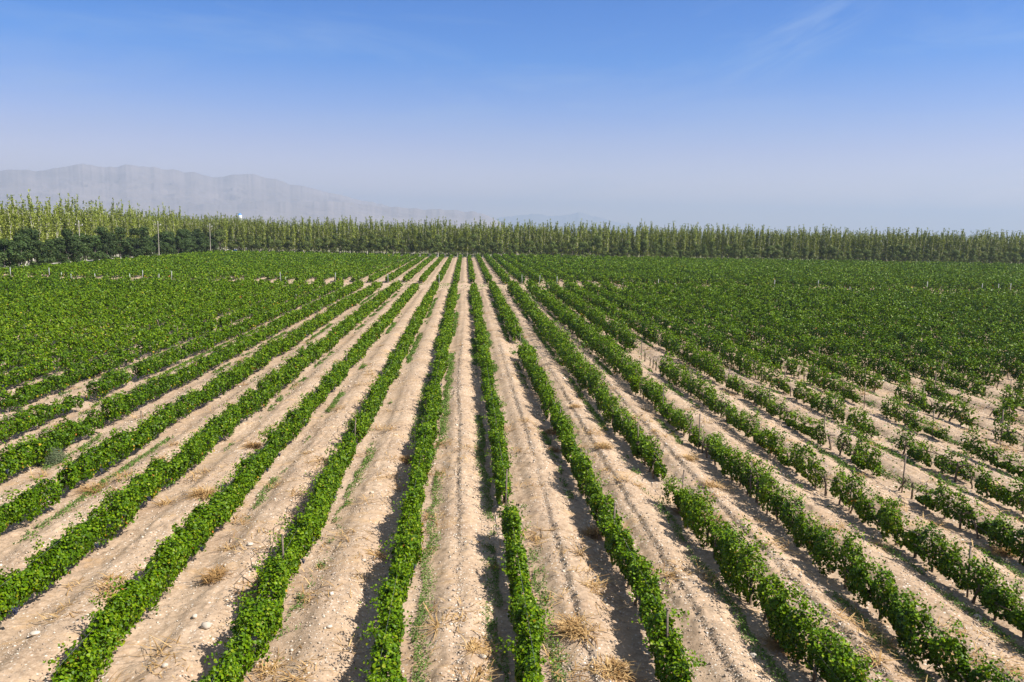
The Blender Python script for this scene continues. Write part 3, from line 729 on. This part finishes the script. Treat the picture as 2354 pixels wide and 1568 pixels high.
def merged(name, spots, arr, mats, zs, label, cat):
    cv = []; cf = []; ct = []; mi = []; off = 0
    for x, y in spots:
        (V, F, T), (tv, tf) = rt.choice(arr); a = rt.uniform(0, 6.28); s = rt.uniform(.9, 1.1); hz_ = rt.uniform(*zs)
        M = np.array([[math.cos(a)*s, -math.sin(a)*s, 0], [math.sin(a)*s, math.cos(a)*s, 0], [0, 0, hz_]]); o_ = np.array([x, y, -.1])
        j = rt.uniform(-.16, .16)
        for v, f, t_, k in ((V, F, np.clip(T+j, 0, 1), 0), (tv, tf, np.zeros(len(tf)), 1)):
            cv.append(v@M.T+o_); cf.append(f+off); off += len(v); ct.append(t_); mi.append(np.full(len(f), k))
    me = mesh(name, np.concatenate(cv), np.concatenate(cf), mats, np.concatenate(ct), False, np.concatenate(mi))
    return tag(link(name, me), label, cat, kind="stuff")
merged("poplar_grove", [(q[0], q[1]) for q in rest], POP, [M_POPLAR, M_POPBARK], (.80, 1.02), "deep grove of more poplars behind the front poplars", "grove")
# far line: dark small trees with whitewashed trunks in front of the poplars
x = -88.0
while x < 238:
    y = 283.5+rt.uniform(-.7, .7)
    if in_view(x, y):
        s = rt.uniform(.78, 1.08)
        if x < 40: lab, grp = "olive green tree with whitewashed trunk at the far end of the vines, before the poplars", "olive trees at the middle far field edge"
        else: lab, grp = "olive green tree with whitewashed trunk in the far tree line on the right", "olive trees in the far right tree line"
        tree("broadleaf_tree", rt.choice(BRDF), (x, y), rt.uniform(0, 6), (s*.9, s*.9, s*rt.uniform(.8, 1.15)), lab, "tree", grp)
    x += rt.uniform(2.1, 3.9)
# undergrowth seen between the trunks
m = 26000; x = rng.uniform(-92, 240, m); y = rng.uniform(292, 299, m); hh = .3+1.3*fbm(x*.22, y*.22, 83, 3)
P = np.stack([x, y, hh*rng.uniform(0, 1, m)-.1], 1)
m2 = 9000; x = rng.uniform(-97.5, -95.8, m2); y = rng.uniform(120, 300, m2); P = np.concatenate([P, np.stack([x, y, (.2+.9*noise(x*.3, y*.3, 84))*rng.uniform(0, 1, m2)-.1], 1)])
V, F = leaves_quad(P, rng.normal(0, .7, P.shape)+np.array([0, 0, .5]), rng.uniform(.3, .6, len(P)), .8)
tag(link("undergrowth", mesh("undergrowth", V, F, M_DARKTREE, rng.uniform(.2, 1, len(P)))), "dark green undergrowth behind the trunks of the tree lines", "undergrowth", kind="stuff")
# woods far beyond
far = []
for k in range(520):
    y = rt.uniform(430, 760); x = rt.uniform(-.6*y, .78*y); far.append((x, y))
M_FARW = leaf_mat("far_wood_leaf", [(0, (.03, .05, .02)), (1, (.09, .11, .04))], trans=.15)
merged("distant_woods", far, POP, [M_FARW, M_POPBARK], (.88, 1.06), "dark far-off woods showing above the tree line", "woods")
# low shrubs under the left trees
SHR = [broad_arrays(95+i, 2.2, 2.4) for i in range(3)]
SHRM = [(mesh("shrub_crown", *c[:2], M_DARKTREE, c[2]), mesh("shrub_stem", *t_, M_BARK, None, True)) for c, t_ in SHR]
for k in range(22):
    y = 140+k*6.4+rt.uniform(-2, 2); ms = rt.choice(SHRM)
    o = link("shrub", None, None, (-86.6+rt.uniform(-1, .8), y, -.35), (0, 0, rt.uniform(0, 6)), (rt.uniform(.7, 1.2),)*3)
    tag(o, "low dark shrub under the tree belt along the left field edge", "shrub", "shrubs under the left tree belt")
    link("crown", ms[0], o); link("stem", ms[1], o)

# ------------------------------------------------------------------ poles, tower, small things at the left
def pole(x, y, hgt, label):
    o = tag(link("utility_pole", None, None, (x, y, -.1)), label, "pole", "utility poles along the left field edge")
    b = Build(); b.tube([(0, 0, -.3), (0, 0, hgt*.5), (0, 0, hgt)], [.13, .11, .09], 8); link("shaft", b.mesh("pole_shaft", M_POLE, True), o)
    b = Build(); b.box((0, 0, hgt-.75), (1.7, .09, .10)); b.tube([(-.5, .06, hgt-.75), (0, .14, hgt-1.3)], .02, 4); b.tube([(.5, .06, hgt-.75), (0, .14, hgt-1.3)], .02, 4)
    link("crossarm", b.mesh("crossarm", M_WIRE), o)
    for xx in (-.75, .75, 0):
        z = hgt-.70 if xx else hgt
        b = Build(); b.tube([(xx, 0, z), (xx, 0, z+.08), (xx, 0, z+.14), (xx, 0, z+.26)], [.03, .07, .05, .06], 8); link("insulator", b.mesh("insulator", M_WHITE, True), o)
POLES = [(-87.5, 188.0, 9.8, "pale utility pole half hidden by the dark left trees"), (-84.5, 227.0, 10.2, "pale utility pole standing clear before a gap of the left trees"),
         (-84.5, 272.0, 10.0, "pale utility pole near the left corner of the field"), (-84.0, 317.0, 9.4, "thin far utility pole among whitewashed trunks beyond the field corner")]
for x, y, h_, lab in POLES: pole(x, y, h_, lab)
b = Build(); ch = [(-86.5, 120.0, 8.9)]+[(q[0], q[1], q[2]) for q in POLES]
for xx in (-.75, .75):
    for (x1, y1, h1), (x2, y2, h2) in zip(ch, ch[1:]):
        pts = [(x1+(x2-x1)*f+xx, y1+(y2-y1)*f, (h1-.55)+(h2-h1)*f-.7*4*f*(1-f)) for f in np.linspace(0, 1, 9)]
        b.tube(pts, .012, 4, 0, False)
tag(link("power_line", b.mesh("power_line", M_HOSE)), "thin dark power line strung between the utility poles on the left", "cable")
d = ray(551, 490); t_ = 415/d.y; tx, ty = d.x*t_, 415.0; th = H+d.z*t_
o = tag(link("water_tower", None, None, (tx, ty, -.1)), "slim white and blue tower rising behind the poplars on the left", "tower")
b = Build(); b.tube([(0, 0, 0), (0, 0, th-3.4)], [.55, .5], 12); link("column", b.mesh("tower_column", M_WHITE, True), o)
b = Build(); b.tube([(0, 0, th-3.4), (0, 0, th-2.9), (0, 0, th-1.2), (0, 0, th-.8)], [.5, 1.0, 1.0, .8], 14); link("tank", b.mesh("tower_tank", M_WHITE, True), o)
b = Build(); b.tube([(0, 0, th-.8), (0, 0, th-.2), (0, 0, th)], [.95, .5, .05], 14); link("cap", b.mesh("tower_cap", M_BLUE, True), o)
p = at(400*.435+700*.575*1.0, 570, 0)
p = Vector((-94.5, 300.0, 0)); d = ray(540, 565.5); t_ = (1.0-H)/d.z; p = Vector((d.x*290/d.y, 290, 0))
b = Build(); b.tube([(0, 0, .0), (0, 0, .06), (0, 0, .55), (0, 0, .6), (0, 0, 1.15), (0, 0, 1.2)], [.55, .6, .6, .63, .6, .5], 14)
tag(link("barrel", b.mesh("barrel", M_BLUE, True), None, (p.x, p.y, .1)), "blue drum standing by the road between the far left trunks", "barrel")
d = ray(568, 570); p = Vector((d.x*287/d.y, 287, 0))
o = tag(link("road_sign", None, None, (p.x, p.y, 0)), "small white board on a post beside the far left road", "sign")
b = Build(); b.tube([(0, 0, -.1), (0, 0, 1.9)], .06, 8); link("post", b.mesh("sign_post", M_HOSE), o)
b = Build(); b.box((0, -.09, 1.7), (.8, .05, .7)); link("board", b.mesh("sign_board", M_WHITE), o)

# ------------------------------------------------------------------ mountains
def mountain(pts, D, seed, depth=1500):
    xs = np.array([q[0] for q in pts], float); ys = np.array([q[1] for q in pts], float)
    xs_ = np.linspace(xs[0], xs[-1], 640); yi = np.interp(xs_, xs, ys)+4.2*(fbm(xs_*.045, xs_*0, seed, 5)-.5)*2
    ns = 90; V = []
    az = []; cr_ = []
    for a, b_ in zip(xs_, yi):
        d = ray(a, b_); L = math.hypot(d.x, d.y); az.append(math.atan2(d.x, d.y)); cr_.append(H+d.z/L*D)
    az = np.array(az); cr_ = np.maximum(np.array(cr_), 1.0)
    s = np.linspace(0, 1.25, ns)
    A, S_ = np.meshgrid(az, s); C_ = np.tile(cr_, (ns, 1))
    rd = D-depth+S_*depth
    u = A*D/330.0; w = rd/210.0
    ridge = 1-np.abs(fbm(u+.7*noise(u, w, seed+9)+.35*w, w, seed+3, 5)*2-1)
    prof = np.where(S_ <= 1, S_**1.25, 1-(S_-1)*1.6)
    wgt = np.clip(np.abs(1-S_)*3.5, 0, 1)
    z = C_*prof*(1-wgt*.24*(1-ridge))-wgt*2
    V = np.stack([np.sin(A)*rd, np.cos(A)*rd, np.where(S_ < .02, -3, z)], -1).reshape(-1, 3); nx = len(az)
    i, j = np.meshgrid(np.arange(nx-1), np.arange(ns-1)); q = j*nx+i
    return V, np.stack([q, q+1, q+nx+1, q+nx], -1).reshape(-1, 4)
M_ROCK = plain("bare_rock", (.235, .19, .175), .95, .08, .002)
RANGES = [([(-260, 420), (-120, 400), (0, 395), (40, 389), (80, 393), (130, 385), (200, 376), (240, 384), (300, 380), (400, 391), (500, 407), (540, 403), (580, 400), (640, 415), (700, 430), (760, 443), (850, 464), (950, 490), (1000, 512)], 9000, 3),
          ([(-260, 480), (0, 472), (200, 478), (400, 474), (540, 470), (600, 463), (700, 463), (780, 464), (860, 473), (1000, 481), (1040, 484), (1090, 488), (1130, 500), (1160, 516)], 7600, 23),
          ([(1120, 512), (1150, 500), (1190, 493), (1230, 490), (1262, 497), (1285, 494), (1330, 488), (1360, 495), (1400, 506), (1440, 516), (1480, 526)], 15500, 43)]
off = 0; VV = []; FF = []
for pts, D, sd in RANGES:
    v, f = mountain(pts, D, sd, 2500 if D > 8000 else 1700); VV.append(v); FF.append(f+off); off += len(v)
tag(link("mountains", mesh("mountains", np.concatenate(VV), np.concatenate(FF), M_ROCK, None, True)), kind="structure")

# ------------------------------------------------------------------ haze
b = Build(); b.box((0, 7400, 349), (24000, 22000, 702))
hm = bpy.data.materials.new("haze"); hm.use_nodes = True; t = hm.node_tree; t.nodes.clear()
o_ = t.nodes.new("ShaderNodeOutputMaterial"); pv = t.nodes.new("ShaderNodeVolumePrincipled")
pv.inputs['Color'].default_value = (.43, .53, .70, 1); pv.inputs['Density'].default_value =   .00015; pv.inputs['Anisotropy'].default_value = .15
t.links.new(pv.outputs[0], o_.inputs['Volume'])
tag(link("haze", b.mesh("haze", hm)), "pale dusty haze filling the air", "haze", kind="stuff")
